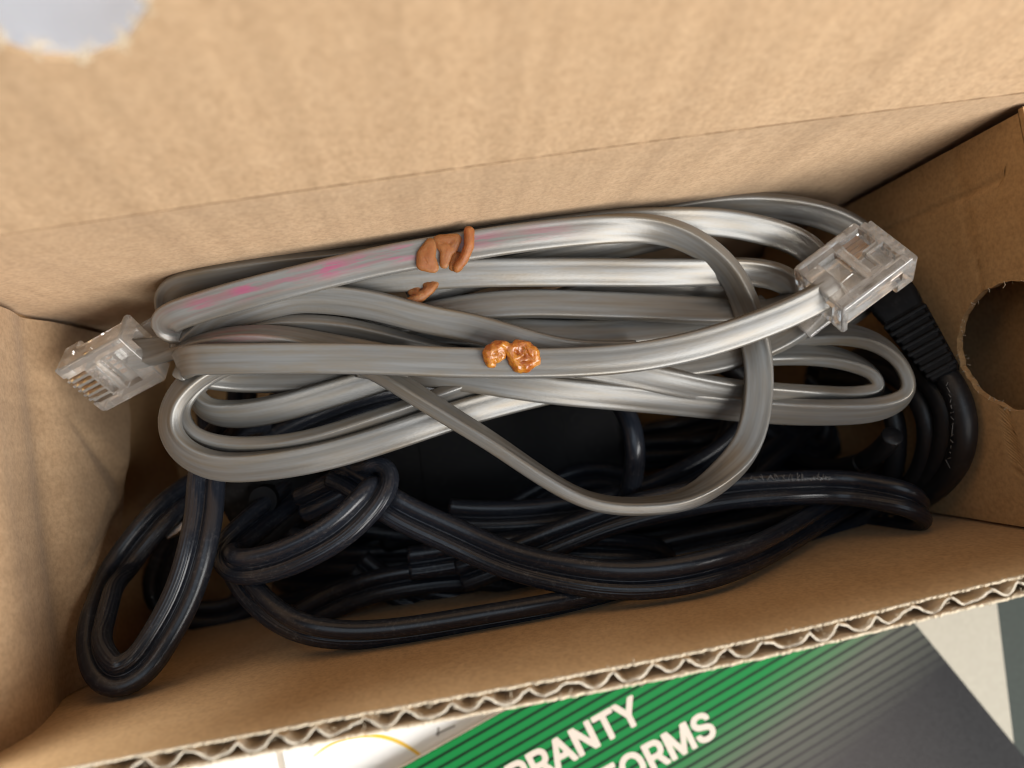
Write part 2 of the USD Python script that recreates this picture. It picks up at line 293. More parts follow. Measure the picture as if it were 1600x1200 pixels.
# right wall: outer sheet and inner flap with the finger hole and score lines
RTOP = 67.0
add_panel('right_wall', sg.box(YF - .1, ZF, YB, RTOP), lambda s, t, d: np.c_[XR + d, s, t], TH, KRAFT_IN, boxt, 20)
XI = X1 - 2.2
def rpt(px, py):
    q = at_plane(px, py, (XI, 0, 0), (1, 0, 0)); return q[1], q[2]
rc, r1, r2, r3 = rpt(1590, 542), rpt(1494, 540), rpt(1568, 442), rpt(1556, 646)
rad_t = rc[1] - r1[1]; rad_s = (r2[0] - r3[0]) / 2
ang = np.linspace(0, 2 * math.pi, 64, endpoint=False)
rh = sg.Polygon([(rc[0] + (rad_s + .16 * rng.normal()) * math.cos(a), rc[1] + (rad_t + .16 * rng.normal()) * math.sin(a)) for a in ang])
def rflap(s, t, d):
    q = np.c_[rpt_line[0] - s, t] if False else None
    groove = 0.35 * np.exp(-((s - (YB - 7.5)) / 0.45) ** 2) + 0.3 * np.exp(-((t - 53.5) / 0.4) ** 2)
    x = XI - 0.5 * np.clip((30 - t) / 30, 0, 1) + groove + 0.25 * (meshkit.noise(np.c_[s / 10, t / 10, 0 * s]) - .5)
    return np.c_[x + d, s, t]
rp = sg.Polygon([(YF + .5, -6), (YF + 10, -14), (YB - 8, -14), (YB - .8, -6), (YB - .8, RTOP - 1.6), (YF + .5, RTOP - 1.6)]).difference(rh)
add_panel('right_flap', rp, rflap, 0.9, KRAFT_IN, boxt, 1.6, 40)
add_panel('right_light_cover', sg.box(YF + .3, 0, YB - .4, XR - XI), lambda s, t, d: np.c_[XI + t, s, RTOP - .6 + 0 * t - d + .5 * np.sin(np.clip(t / (XR - XI), 0, 1) * math.pi)], 0.8, KRAFT_IN, boxt, 2)  # strip added over the gap to keep light out of the finger hole
rhc = np.array(rh.exterior.coords)
tag(obj('torn_fibres', fibres(rhc, lambda a: (np.array(rc) - a) / 8, 60, 0.6, 0.05, rflap), TORN, boxt), kind='stuff')

# front wall, its cut top edge open: two liners and the fluting between them
fw = group_part('front_wall', boxt)
BX = np.array([-60, -48, -20, 10, 30, 55, 85.0]); BY = np.array([1.2, 1.2, 0.6, -0.3, -0.6, -0.1, -0.2])
bulge = CubicSpline(BX, BY)
def front_y(s, t): return YF + bulge(s) * np.clip(t / RIM, 0, 1) ** 1.5
def edge_z(s, seed, amp): return amp * (meshkit.fbm(np.c_[s * 1.3, 0 * s + seed, 0 * s], 4, seed) - .5) + amp * .7 * (meshkit.noise(np.c_[s * 7, 0 * s, 0 * s], seed + 9) - .5)
XA, XB = X0 - 2.0, XR + 2.3
def sheet(y_of, thick, zb, zt_of, step, mat, name, nz=12, uvflip=False):
    s = np.arange(XA, XB + 1e-6, step); n = len(s); zt = zt_of(s)
    P = []
    for k in range(nz + 1):
        z = zb + (zt - zb) * k / nz; P.append(np.c_[s, y_of(s, z), z])
    for k in range(nz, -1, -1):
        z = zb + (zt - zb) * k / nz; P.append(np.c_[s, y_of(s, z) - thick, z])
    P = np.array(P); m = len(P); V = P.reshape(-1, 3); F = []
    i = np.arange(n - 1)
    for k in range(m):
        a, b = k * n, ((k + 1) % m) * n
        F.append(np.c_[a + i, a + i + 1, b + i + 1]); F.append(np.c_[a + i, b + i + 1, b + i])
    F = np.vstack(F)
    st = np.c_[V[:, 0], V[:, 2]] * MM
    mesh = trimesh.Trimesh(V, F, process=False)
    obj(name, mesh, mat, fw, smooth=False, st=st)
sheet(front_y, 0.32, ZF, lambda s: RIM - 0.35 + edge_z(s, 1, 0.22), 0.35, KRAFT_IN, 'inner_liner')
sheet(lambda s, z: front_y(s, z) - 1.98, 0.36, ZF, lambda s: RIM - 0.30 + edge_z(s, 2, 0.3), 0.35, KRAFT, 'outer_liner')
# pale torn lips of the two liners
def lip(off, thick, seed, zb_of, amp, name):
    s = np.arange(XA, XB, 0.16)
    sheet(lambda x, z: front_y(x, z) - off + 0.06 * (meshkit.noise(np.c_[x * 3, 0 * x, 0 * x], seed) - .5), thick, RIM - 0.75, lambda x: RIM + 0.02 + edge_z(x, seed, amp), 0.16, TORN, name, nz=3)
lip(0.08, 0.20, 11, None, 0.5, 'torn_edge'); lip(2.05, 0.22, 12, None, 0.4, 'torn_edge')
# fluting: a crushed wave, each crest a little different
PITCH = 4.28
s = np.arange(XA, XB, 0.12)
ph = 2 * math.pi * s / PITCH + 0.6 * np.sin(s * 0.31) + 0.5 * np.sin(s * 0.83 + 1) + 0.25 * np.sin(s * 2.1)
w = np.sin(ph); wav = np.sign(w) * np.abs(w) ** 0.45
amp = 0.58 + 0.07 * np.sin(s * .53) - 0.16 * np.clip(meshkit.noise(np.c_[s / 5, 0 * s, 0 * s], 21) - .55, 0, 1)
dev = 0.15 * (meshkit.noise(np.c_[s * .9, 0 * s, 0 * s], 4) - .5)
rows = []
NZ = 14
for k in range(NZ + 1):
    t = k / NZ; z = RIM - 0.25 - (1 - t) * 22 + (1.0 * (meshkit.fbm(np.c_[s * .8, 0 * s, 0 * s], 4, 7) - .55) if k == NZ else 0)
    lean = 0.25 * np.sin(ph + 1.1) * np.clip((t - .93) / .07, 0, 1)
    rows.append(np.c_[s + 0.38 * np.cos(ph * 1.0) * wav * 0.9 + lean, front_y(s, z + 0 * s) - 1.15 + wav * amp + dev * t, z + 0 * s])
th = 0.12
front_rows = np.array(rows); back_rows = front_rows.copy(); back_rows[:, :, 1] -= th * 1.6; back_rows[:, :, 0] += th * np.cos(ph)[None]
V = np.vstack([front_rows.reshape(-1, 3), back_rows[::-1].reshape(-1, 3)]); n = len(s); F = []; i = np.arange(n - 1)
for k in range(2 * NZ + 2):
    a, b = k * n, ((k + 1) % (2 * NZ + 2)) * n
    F.append(np.c_[a + i, a + i + 1, b + i + 1]); F.append(np.c_[a + i, b + i + 1, b + i])
obj('fluting', trimesh.Trimesh(V, np.vstack(F), process=False), FLUTE, fw, smooth=False)
def rimplace(a, b, d): return np.c_[a, front_y(a, RIM + 0 * a) - 0.1 + b * 0.6, RIM + d * 0.35]
ms = []
for _ in range(260):
    x = rng.uniform(XA, XB); off = rng.choice([0.1, 0.3, 1.1, 1.9, 2.1]); a = np.array([x, float(front_y(np.array([x]), np.array([RIM]))[0]) - off, RIM - .1])
    d = np.array([rng.normal(), rng.normal() * .6 + .2, rng.uniform(.0, .9)]); d /= np.linalg.norm(d); L = rng.uniform(.25, .7)
    ms.append(trimesh.creation.cylinder(rng.uniform(.02, .045), segment=[a, a + d * L], sections=4))
tag(obj('torn_fibres', cat(ms), TORN, boxt), kind='stuff')

# ------------------------------------------------------------------ cords
def spline3(pts, step):
    P = np.array(pts, float); d = np.r_[0, np.cumsum(np.linalg.norm(np.diff(P[:, :3], axis=0), axis=1) ** 0.7)]
    cs = CubicSpline(d, P[:, :3]); q = np.linspace(0, d[-1], 800); X = cs(q)
    L = np.r_[0, np.cumsum(np.linalg.norm(np.diff(X, axis=0), axis=1))]
    n = max(int(L[-1] / step), 4); qq = np.interp(np.linspace(0, L[-1], n), L, q)
    extra = [PchipInterpolator(d, P[:, k])(qq) for k in range(3, P.shape[1])]
    return cs(qq), cs(qq, 1), np.linspace(0, L[-1], n), extra
def sweep(pix, section, step=0.5, world=False):
    """pix: (px, py, z, tilt degrees); section: closed outline (wide axis, thin axis) in mm."""
    pts = [(*(at(*q[:3]) if not world else q[:3]), *(q[3:] or (0,))) for q in pix]
    C, T, L, (tilt,) = spline3(pts, step); T /= np.linalg.norm(T, axis=1)[:, None]; tilt = np.radians(tilt)
    U = np.cross([0, 0, 1.0], T); bad = np.linalg.norm(U, axis=1) < .25
    U /= np.maximum(np.linalg.norm(U, axis=1), 1e-6)[:, None]
    for i in range(1, len(U)):
        if bad[i]: U[i] = U[i - 1] - (U[i - 1] @ T[i]) * T[i]; U[i] /= np.linalg.norm(U[i])
    N = np.cross(T, U); W = U * np.cos(tilt)[:, None] + N * np.sin(tilt)[:, None]; N = np.cross(T, W)
    S = np.asarray(section); m = len(S); n = len(C)
    V = C[:, None] + W[:, None] * S[None, :, :1] + N[:, None] * S[None, :, 1:]
    per = np.r_[0, np.cumsum(np.linalg.norm(np.diff(S, axis=0), axis=1))]
    st = np.stack([np.broadcast_to(per, (n, m)), np.broadcast_to(L[:, None], (n, m))], -1)
    F = []; j = np.arange(m); j2 = (j + 1) % m
    for i in range(n - 1):
        a, b = i * m, (i + 1) * m
        F.append(np.c_[a + j, a + j2, b + j2]); F.append(np.c_[a + j, b + j2, b + j])
    V = V.reshape(-1, 3); st = st.reshape(-1, 2)
    caps = [C[0], C[-1]]; k0 = len(V); V = np.vstack([V, caps]); st = np.vstack([st, [[0, 0], [0, L[-1]]]])
    F.append(np.c_[np.full(m, k0), j2, j]); e = (n - 1) * m; F.append(np.c_[np.full(m, k0 + 1), e + j, e + j2])
    return trimesh.Trimesh(V, np.vstack(F), process=False), st * MM, np.r_[np.repeat(np.linspace(0, 1, n), m), 0, 1], np.r_[np.tile(S[:, 0], n), 0, 0]
def flat_section(w, t, n=40):
    a = np.linspace(0, 2 * math.pi, n, endpoint=False); c, s = np.cos(a), np.sin(a)
    x = np.sign(c) * np.abs(c) ** 0.42 * w / 2; y = np.sign(s) * np.abs(s) ** 0.45 * t / 2
    y = y * (1 + 0.06 * np.cos(x / w * 2 * math.pi * 2)); return np.c_[x, y]
FLAT = flat_section(3.95, 1.9, 56)
def zip_section(r=1.26):
    a = np.linspace(0, 2 * math.pi, 96, endpoint=False); o = r * 1.05
    rr = lambda q: r + 0.045 * math.cos(18 * q)
    c1 = sg.Polygon([(rr(q) * math.cos(q) - o, rr(q) * math.sin(q)) for q in a])
    c2 = sg.Polygon([(r * math.cos(q) + o, r * math.sin(q)) for q in a])
    b = shapely.unary_union([c1, c2, sg.box(-.6, -.36, .6, .36)]).exterior
    return np.array([b.interpolate(q, normalized=True).coords[0] for q in np.linspace(0, 1, 110, endpoint=False)])[::-1 if not b.is_ccw else 1]
ZIP = zip_section()
def round_section(r, n=20):
    a = np.linspace(0, 2 * math.pi, n, endpoint=False); return np.c_[r * np.cos(a), r * np.sin(a)]

# --- the grey telephone cord
SIL = {
 'A': [(560, 588, 37, 10), (430, 592, 37, 10), (330, 586, 39, 10), (291, 573, 43.5, 8), (300, 563, 48.3, 8), (340, 561, 49.5, 8), (420, 560, 50, 5), (500, 560, 50, 2), (600, 562, 50, 0), (700, 566, 50, 0), (800, 568, 50, 0), (900, 566, 50, 2),
       (1000, 557, 50, 5), (1100, 536, 50.2, 8), (1200, 502, 50.5, 10), (1270, 470, 51, 14), (1305, 447, 51.3, 18)],
 'B': [(420, 512, 42, 5), (330, 520, 42.5, 5), (275, 515, 44, 10), (262, 503, 46, 20), (300, 484, 47, 20), (400, 455, 47.6, 15), (500, 430, 47.8, 12), (600, 407, 47.8, 10), (690, 391, 47.8, 10), (790, 375, 47.8, 12), (900, 362, 47.6, 15),
       (1000, 357, 47.3, 35), (1060, 368, 47, 55), (1115, 400, 46.5, 66), (1152, 446, 46, 66), (1172, 500, 45.6, 50), (1184, 560, 45.6, 26), (1184, 620, 46, 14), (1168, 690, 46.5, 22), (1130, 740, 46.8, 48),
       (1075, 778, 47, 72), (1000, 791, 47, 80), (925, 783, 47, 78), (850, 746, 47, 74), (770, 692, 47, 70), (700, 648, 47, 66), (640, 610, 46.5, 62), (590, 580, 45, 60), (540, 560, 43, 60), (480, 545, 41, 60)],
 'C': [(420, 478, 40, 10), (330, 492, 40, 10), (268, 482, 41, 15), (268, 462, 42, 25), (340, 436, 44, 40), (440, 421, 44, 40), (540, 411, 44, 35), (660, 392, 44, 30), (800, 368, 44, 25), (950, 350, 44, 22), (1040, 346, 44, 22), (1125, 348, 44, 24), (1200, 362, 44, 30), (1250, 381, 43.5, 40), (1282, 412, 43, 60),
       (1290, 452, 42.5, 60), (1262, 498, 42.5, 40), (1205, 534, 42.5, 25), (1120, 561, 42.5, 15), (1000, 574, 42.5, 10), (900, 574, 42, 10), (780, 566, 42, 10)],
 'D': [(700, 400, 38, 30), (850, 372, 38, 35), (980, 348, 38.5, 40), (1080, 330, 39, 45), (1160, 322, 39.5, 45), (1240, 327, 40, 45), (1300, 342, 40, 45), (1350, 372, 39, 45), (1372, 420, 37, 45), (1350, 470, 36, 40), (1280, 500, 36, 30)],
 'E': [(1200, 530, 39, -40), (1270, 521, 41, -40), (1335, 525, 44, -44), (1383, 545, 46.5, -50), (1414, 582, 48, -58), (1416, 614, 48, -58), (1383, 636, 47, -52), (1320, 644, 45, -45), (1250, 644, 43, -40), (1160, 638, 41.5, -34), (1050, 627, 41.5, -28), (950, 618, 42, -20), (850, 608, 42.5, -14), (740, 592, 42, -10), (640, 580, 40, -8), (560, 568, 39, -5)],
 'Fl': [(1190, 552, 40.5, -35), (1270, 553, 41.5, -42), (1330, 566, 43.5, -52), (1367, 590, 45, -60), (1370, 608, 45.2, -60), (1340, 621, 44.4, -54), (1280, 622, 42.3, -48), (1200, 618, 42.5, -40), (1120, 610, 42.5, -32), (1050, 597, 43, -26), (980, 583, 43, -18), (900, 568, 43, -10)],
 'G': [(420, 462, 42, 20), (500, 447, 44, 20), (570, 437, 45, 22), (640, 432, 45.3, 24), (720, 427, 45.5, 20), (820, 425, 45.5, 16), (920, 425, 45.2, 14), (1020, 426, 45, 15), (1110, 425, 44.6, 22), (1180, 426, 44.2, 35), (1228, 440, 43.8, 55), (1243, 459, 43.3, 70), (1222, 478, 43, 60), (1170, 488, 43, 35),
       (1090, 485, 43, 15), (1000, 480, 43, 8), (900, 476, 43, 5), (810, 475, 43, 5), (735, 482, 42.6, 8), (670, 494, 42, 10), (600, 508, 41.5, 10), (520, 516, 41, 10)],
 'I': [(1200, 478, 40.5, 30), (1168, 492, 40.8, 25), (1110, 505, 41, 18), (1020, 515, 41, 12), (900, 522, 41, 8), (800, 520, 41, 8), (700, 520, 40.5, 6), (600, 505, 40, 6), (500, 492, 40, 5), (420, 500, 40, 5)],
 'J': [(285, 548, 42, 45), (318, 518, 44, 50), (352, 496, 45.3, 42), (400, 480, 46, 34), (455, 467, 46.3, 26), (520, 468, 46.3, 20), (590, 479, 46.3, 16), (660, 497, 46.2, 14), (735, 512, 46, 12), (810, 533, 45.8, 12), (870, 548, 45.5, 12), (930, 554, 44.5, 12), (990, 553, 43, 12)],
 'K': [(360, 545, 41, 40), (385, 525, 43, 45), (430, 514, 44, 55), (490, 511, 44.2, 60), (550, 519, 44, 55), (610, 535, 43.6, 45), (680, 556, 43, 30), (760, 572, 42, 20)],
 'M': [(350, 520, 37, 10), (430, 505, 37.5, 10), (520, 496, 38, 8), (620, 508, 38, 8), (720, 530, 38, 8), (820, 545, 38, 8), (920, 552, 38, 8)],
 'N': [(400, 545, 41, 10), (345, 563, 42, 25), (300, 594, 43, 42), (270, 635, 43.2, 48), (268, 675, 43, 46), (292, 708, 42.8, 38), (340, 728, 42.5, 26), (410, 728, 42.3, 18), (480, 718, 42.2, 12), (560, 698, 42, 10), (650, 669, 42, 10), (740, 640, 41, 10), (820, 619, 39.5, 10), (900, 600, 37.5, 10), (980, 578, 36, 10), (1060, 556, 34.5, 10)],
 'R2': [(420, 552, 38, 20), (350, 570, 38.5, 40), (305, 604, 39.5, 60), (286, 642, 40, 70), (300, 674, 40.4, 75), (345, 694, 40.6, 72), (410, 698, 40.8, 66), (480, 690, 41, 60), (560, 668, 41, 55), (640, 642, 41, 52), (730, 610, 40.5, 48), (800, 588, 40, 45)],
 'R': [(360, 575, 37, 40), (322, 592, 37.5, 55), (308, 615, 38, 62), (322, 637, 38.2, 52), (362, 647, 38.2, 34), (420, 641, 38.2, 24), (500, 620, 38, 18), (590, 593, 37.8, 15), (680, 565, 37, 12)],
 'S1': [(700, 530, 36, 30), (770, 513, 36.5, 35), (830, 501, 37, 35), (900, 492, 37, 30), (960, 490, 36.5, 25)],
 'S2': [(840, 485, 37, 20), (900, 464, 38, 30), (960, 449, 38.5, 30), (1020, 444, 38.5, 25), (1090, 450, 38, 15), (1160, 466, 37, 10)],
 'T': [(640, 470, 39.5, 15), (720, 440, 40, 20), (820, 412, 40.3, 25), (920, 392, 40.3, 30), (1000, 376, 40, 30), (1070, 360, 39, 30)],
 'P': [(206, 552, 38.6, -24), (240, 549, 39.6, -30), (285, 540, 42.5, -48), (330, 531, 46, -60), (385, 525, 48.2, -62), (440, 527, 48.2, -58), (500, 538, 47.2, -50), (560, 552, 46.6, -30), (640, 566, 46.4, -10)],
}
parts = []
for k, p in SIL.items():
    m, st, t, sx = sweep(p, FLAT, 0.45)
    v = np.asarray(m.vertices); stain = np.zeros(len(v)); 
    if k == 'B':
        # a smear of pink ink along the upper run
        for c, wd, a in ((0.105, .012, .55), (0.135, .012, .9), (0.165, .01, .5), (0.195, .014, .95), (0.215, .008, .6), (0.245, .012, 1.0), (0.30, .02, .45), (0.345, .02, .3)):
            stain = np.maximum(stain, a * np.exp(-((t - c) / wd) ** 2))
        stain = 0.72 * np.maximum(stain, .35 * np.exp(-((t - .17) / .09) ** 4)) * np.exp(-((sx - 0.5) / 0.9) ** 2)
    if k == 'P': stain = 0.15 * np.exp(-((t - .45) / .12) ** 2)
    grime_lid_tint = 0.55 + 0.9 * meshkit.fbm(v / 18.0, 3, 8); grime_lid_tint = np.clip(grime_lid_tint - .15 + .55 * np.clip((np.abs(sx) - 1.45) / .6, 0, 1), 0, 1.2)  # edge share of the brown paints the lid reflection, the rest is grime
    parts.append((m, st, stain, grime_lid_tint))
offs = 0; STS = []
for i, q in enumerate(parts): STS.append(q[1] + [0.013 * i, 0.31 * i])
tel = thing('telephone_cord', 'grey flat telephone cord bundled in loops with a clear plug at each end', 'cord', (10, 0, 38))
obj('cord', cat([q[0] for q in parts]), SILVER, tel, smooth=True, st=np.vstack(STS), primvars={'stain': np.concatenate([q[2] for q in parts]), 'grime_lid_tint': np.concatenate([q[3] for q in parts])})

# --- modular plugs: local x towards the contacts, y across, z on the contact side; origin at the centre
PL, PW, PH = 12.3, 9.6, 6.4
def plug_parts(worn_side=False):
    body = rounded((-PL / 2, -PW / 2, -PH / 2), (PL / 2, PW / 2, PH / 2), 0.45, 8)
    cut = lambda a, b: tmf(box(a, b))
    def tmf(t): return m3.Manifold(m3.Mesh(np.asarray(t.vertices, np.float32), np.asarray(t.faces, np.uint32)))
    hx, hz = PL / 2, PH / 2
    body -= cut((-hx - 1, -2.75, -1.45), (0.6, 2.75, 1.45))                        # cable passage
    body -= cut((-hx + 2.6, -2.9, hz - 1.6), (-hx + 5.4, 2.9, hz + 1))               # strain relief window
    body -= cut((-hx + 6.6, -2.4, hz - 1.1), (-hx + 7.9, 2.4, hz + 1))               # second window
    body -= cut((hx - 1.0, -PW, hz - 0.7), (hx + 1, PW, hz + 1))                      # step at the nose
    if worn_side:
        body -= cut((hx - 5.6, .5, hz - 1.3), (hx - 2.2, 3.6, hz + 1))
        body -= cut((-hx + 8.2, -3.4, hz - 1.0), (hx - 1.6, -.2, hz + 1))
        body -= cut((hx - 2.0, PW / 2 - 1.1, -PH), (hx + 1, PW, PH))
        body -= cut((-hx + .9, -PW / 2 - 1, -.3), (hx - 2.5, -PW / 2 + .5, 1.6))
    for k in range(6):
        y = (k - 2.5) * 1.02
        if worn_side: body -= cut((hx - 1.5, y - .2, -.4), (hx + 1, y + .2, hz - .9)); continue
        body -= cut((hx - 4.1, y - .30, hz - 3.6), (hx + 1, y + .30, hz + 1))
        if 0 < k < 5: body -= cut((-1.0, y - .35, -.5), (hx - 3.6, y + .35, .45))   # conductor bores
    body -= cut((-hx + 0.8, -PW / 2 - 1, -hz - 1), (hx - 3, -PW / 2 + .9, -hz + 2.2)) # lower shoulders
    body -= cut((-hx + 0.8, PW / 2 - .9, -hz - 1), (hx - 3, PW / 2 + 1, -hz + 2.2))
    latch = m3.Manifold.batch_hull([rounded((hx - 1.6, -1.6, -hz - .9), (hx - .6, 1.6, -hz + .15), .25, 6), rounded((-hx + 3, -1.6, -hz - 2.0), (-hx + 4, 1.6, -hz - 1.1), .25, 6)])
    latch += m3.Manifold.batch_hull([rounded((-hx + 3, -1.6, -hz - 2.0), (-hx + 4, 1.6, -hz - 1.1), .25, 6), rounded((-hx - 2.6, -1.5, -hz - 2.6), (-hx - 1.8, 1.5, -hz - 1.8), .25, 6)])
    latch += rounded((-hx + 4.0, -3.0, -hz - 1.7), (-hx + 5.2, 3.0, -hz - 0.9), .25, 6)
    contacts = [cat([box((hx - 3.7, (k - 2.5) * 1.02 - .24, hz - 3.0), (hx - .5, (k - 2.5) * 1.02 + .24, hz - 1.2))]) for k in range(1, 5)]
    wires = [trimesh.creation.cylinder(.33, segment=[(-.6, (k - 2.5) * 1.02, 0), (hx - 2.2, (k - 2.5) * 1.02, -.05)], sections=10) for k in range(1, 5)]
    if worn_side:
        wires = [box((hx - 5.3, .8 + .72 * k, hz - 2.6), (hx - 2.5, 1.38 + .72 * k, hz - 1.6)) for k in range(4)]
        contacts = []
    return body, latch, contacts, wires
def frame(c, front, up):
    x = np.array(front, float); x /= np.linalg.norm(x); z = np.array(up, float); z -= (z @ x) * x; z /= np.linalg.norm(z); y = np.cross(z, x)
    M = np.eye(4); M[:3, 0] = x; M[:3, 1] = y; M[:3, 2] = z; M[:3, 3] = c; return M
def roll_up(front, view_up, deg):
    x = front / np.linalg.norm(front); z = np.array(view_up, float); z -= (z @ x) * x; z /= np.linalg.norm(z); y = np.cross(z, x)
    a = math.radians(deg); return z * math.cos(a) + y * math.sin(a)
def put_plug(c, front, up, label, worn_side=False, clear=None, size=1.0):
    clear = clear or CLEAR; M = frame(c, front, up); M[:3, :3] *= size; body, latch, contacts, wires = plug_parts(worn_side)
    p = group_part('plug', tel); tag(p, label)
    def g(name, m, mat, smooth=30):
        m = tm(m).copy(); m.apply_transform(M); obj(name, m, mat, p, smooth)
    g('plug_body', body, clear, 25); g('latch', latch, clear, 25)
    for q in contacts: g('contact', q, GOLD)
    for q in wires: g('conductor', q, COPPER)
c = at(1334, 428, 50.5); fr = at(1389, 386, 52) - at(1279, 468, 50.5)
toeye = EYE - c
put_plug(c, fr, roll_up(fr, toeye, 24), 'clear plug by the box wall, at the right end of the cord', True, CLEAR_LIT)
c = at(180, 569, 37.0); fr = at(130, 597, 36.0) - at(235, 540, 39.5)
put_plug(c, fr, roll_up(fr, EYE - c, 24), 'clear plug hanging over the dented left flap', size=0.92)

# --- crumbs of perished rubber band stuck to the cord
def blob(spheres, links, refine, amp, seed):
    s = []
    for a, b in links:
        s.append(m3.Manifold.batch_hull([m3.Manifold.sphere(spheres[i][3], 18).scale([1, 1, spheres[i][4] if len(spheres[i]) > 4 else 1]).translate([float(q) for q in spheres[i][:3]]) for i in (a, b)]))
    m = m3.Manifold.batch_boolean(s, m3.OpType.Add).refine_to_length(refine); t = tm(m); t.merge_vertices()
    t = trimesh.smoothing.filter_taubin(t, iterations=6)
    n = t.vertex_normals; t.vertices = t.vertices + n * ((meshkit.fbm(np.asarray(t.vertices) * 1.6, 3, seed) - .5) * amp)[:, None]
    return t
z = 49.0
def S(px, py, zz, r, flat=1.0): return (*at(px, py, zz), r, flat)
r1m = cat([
    blob([S(662, 398, z, .95, .55), S(661, 413, z, .9, .5), S(673, 381, z, .8, .5), S(677, 418, z, .75, .5), S(670, 402, z + .15, .9, .5)], [(0, 1), (0, 2), (1, 3), (4, 3), (4, 2), (0, 4)], .28, .12, 3),
    blob([S(686, 376, z, .8, .5), S(712, 374, z, .8, .5), S(698, 392, z + .1, .9, .5), S(694, 413, z, .6, .5), S(706, 388, z, .8, .5)], [(0, 2), (1, 4), (0, 1), (2, 3), (4, 2)], .28, .12, 4),
    blob([S(714, 402, z - .3, .8, .4), S(708, 417, z - .2, .6, .6), S(716, 410, z - .2, .7, .5)], [(0, 1), (0, 2)], .28, .12, 5),
    blob([S(733, 362, z + .7, .72), S(733, 384, z + .8, .66), S(724, 406, z + .6, .66), S(714, 419, z + .2, .6)], [(0, 1), (1, 2), (2, 3)], .28, .18, 6)])
tag(obj('rubber_scrap', r1m, AMBER, None, smooth=True), 'flat two-lobed piece of perished orange-brown rubber beside the pink smear', 'rubber scrap')
z = 51.5
sp = [S(767, 566, z, .70), S(763, 552, z, .80), S(774, 543, z + .1, .85), S(787, 540, z + .2, .80), S(797, 546, z + .1, .75), S(782, 553, z, .75, .8), S(775, 560, z - .1, .6, .8), S(808, 540, z + .1, .75), S(822, 541, z + .2, .80), S(833, 551, z + .2, .85), S(835, 563, z + .1, .75), S(824, 572, z, .80), S(810, 573, z, .75), S(803, 562, z, .75), S(818, 556, z - .1, .95, .8)]
r2m = blob(sp, [(0, 1), (1, 2), (2, 3), (3, 4), (2, 5), (5, 6), (4, 13), (4, 7), (7, 8), (8, 9), (9, 10), (10, 11), (11, 12), (12, 13), (8, 14), (14, 13), (10, 14), (7, 14), (1, 6)], .22, .55, 6)
tag(obj('rubber_scrap', r2m, AMBER_WET, None, smooth=True), 'shiny wrinkled amber rubber crumb on the topmost run of grey cord', 'rubber scrap')
z = 46.0
sp = [S(640, 471, z - .4, .6, .8), S(657, 464, z - .3, .7, .8), S(672, 452, z - .2, .7, .8), S(684, 438, z - .6, .6, .8), S(646, 456, z - .9, .8, .6), S(664, 440, z - .9, .8, .6)]
r3m = blob(sp, [(0, 1), (1, 2), (2, 3), (4, 5), (1, 4), (2, 5)], .3, .25, 9)
tag(obj('rubber_scrap', r3m, AMBER, None, smooth=True), 'small dark rubber strip tucked down between the grey loops', 'rubber scrap')

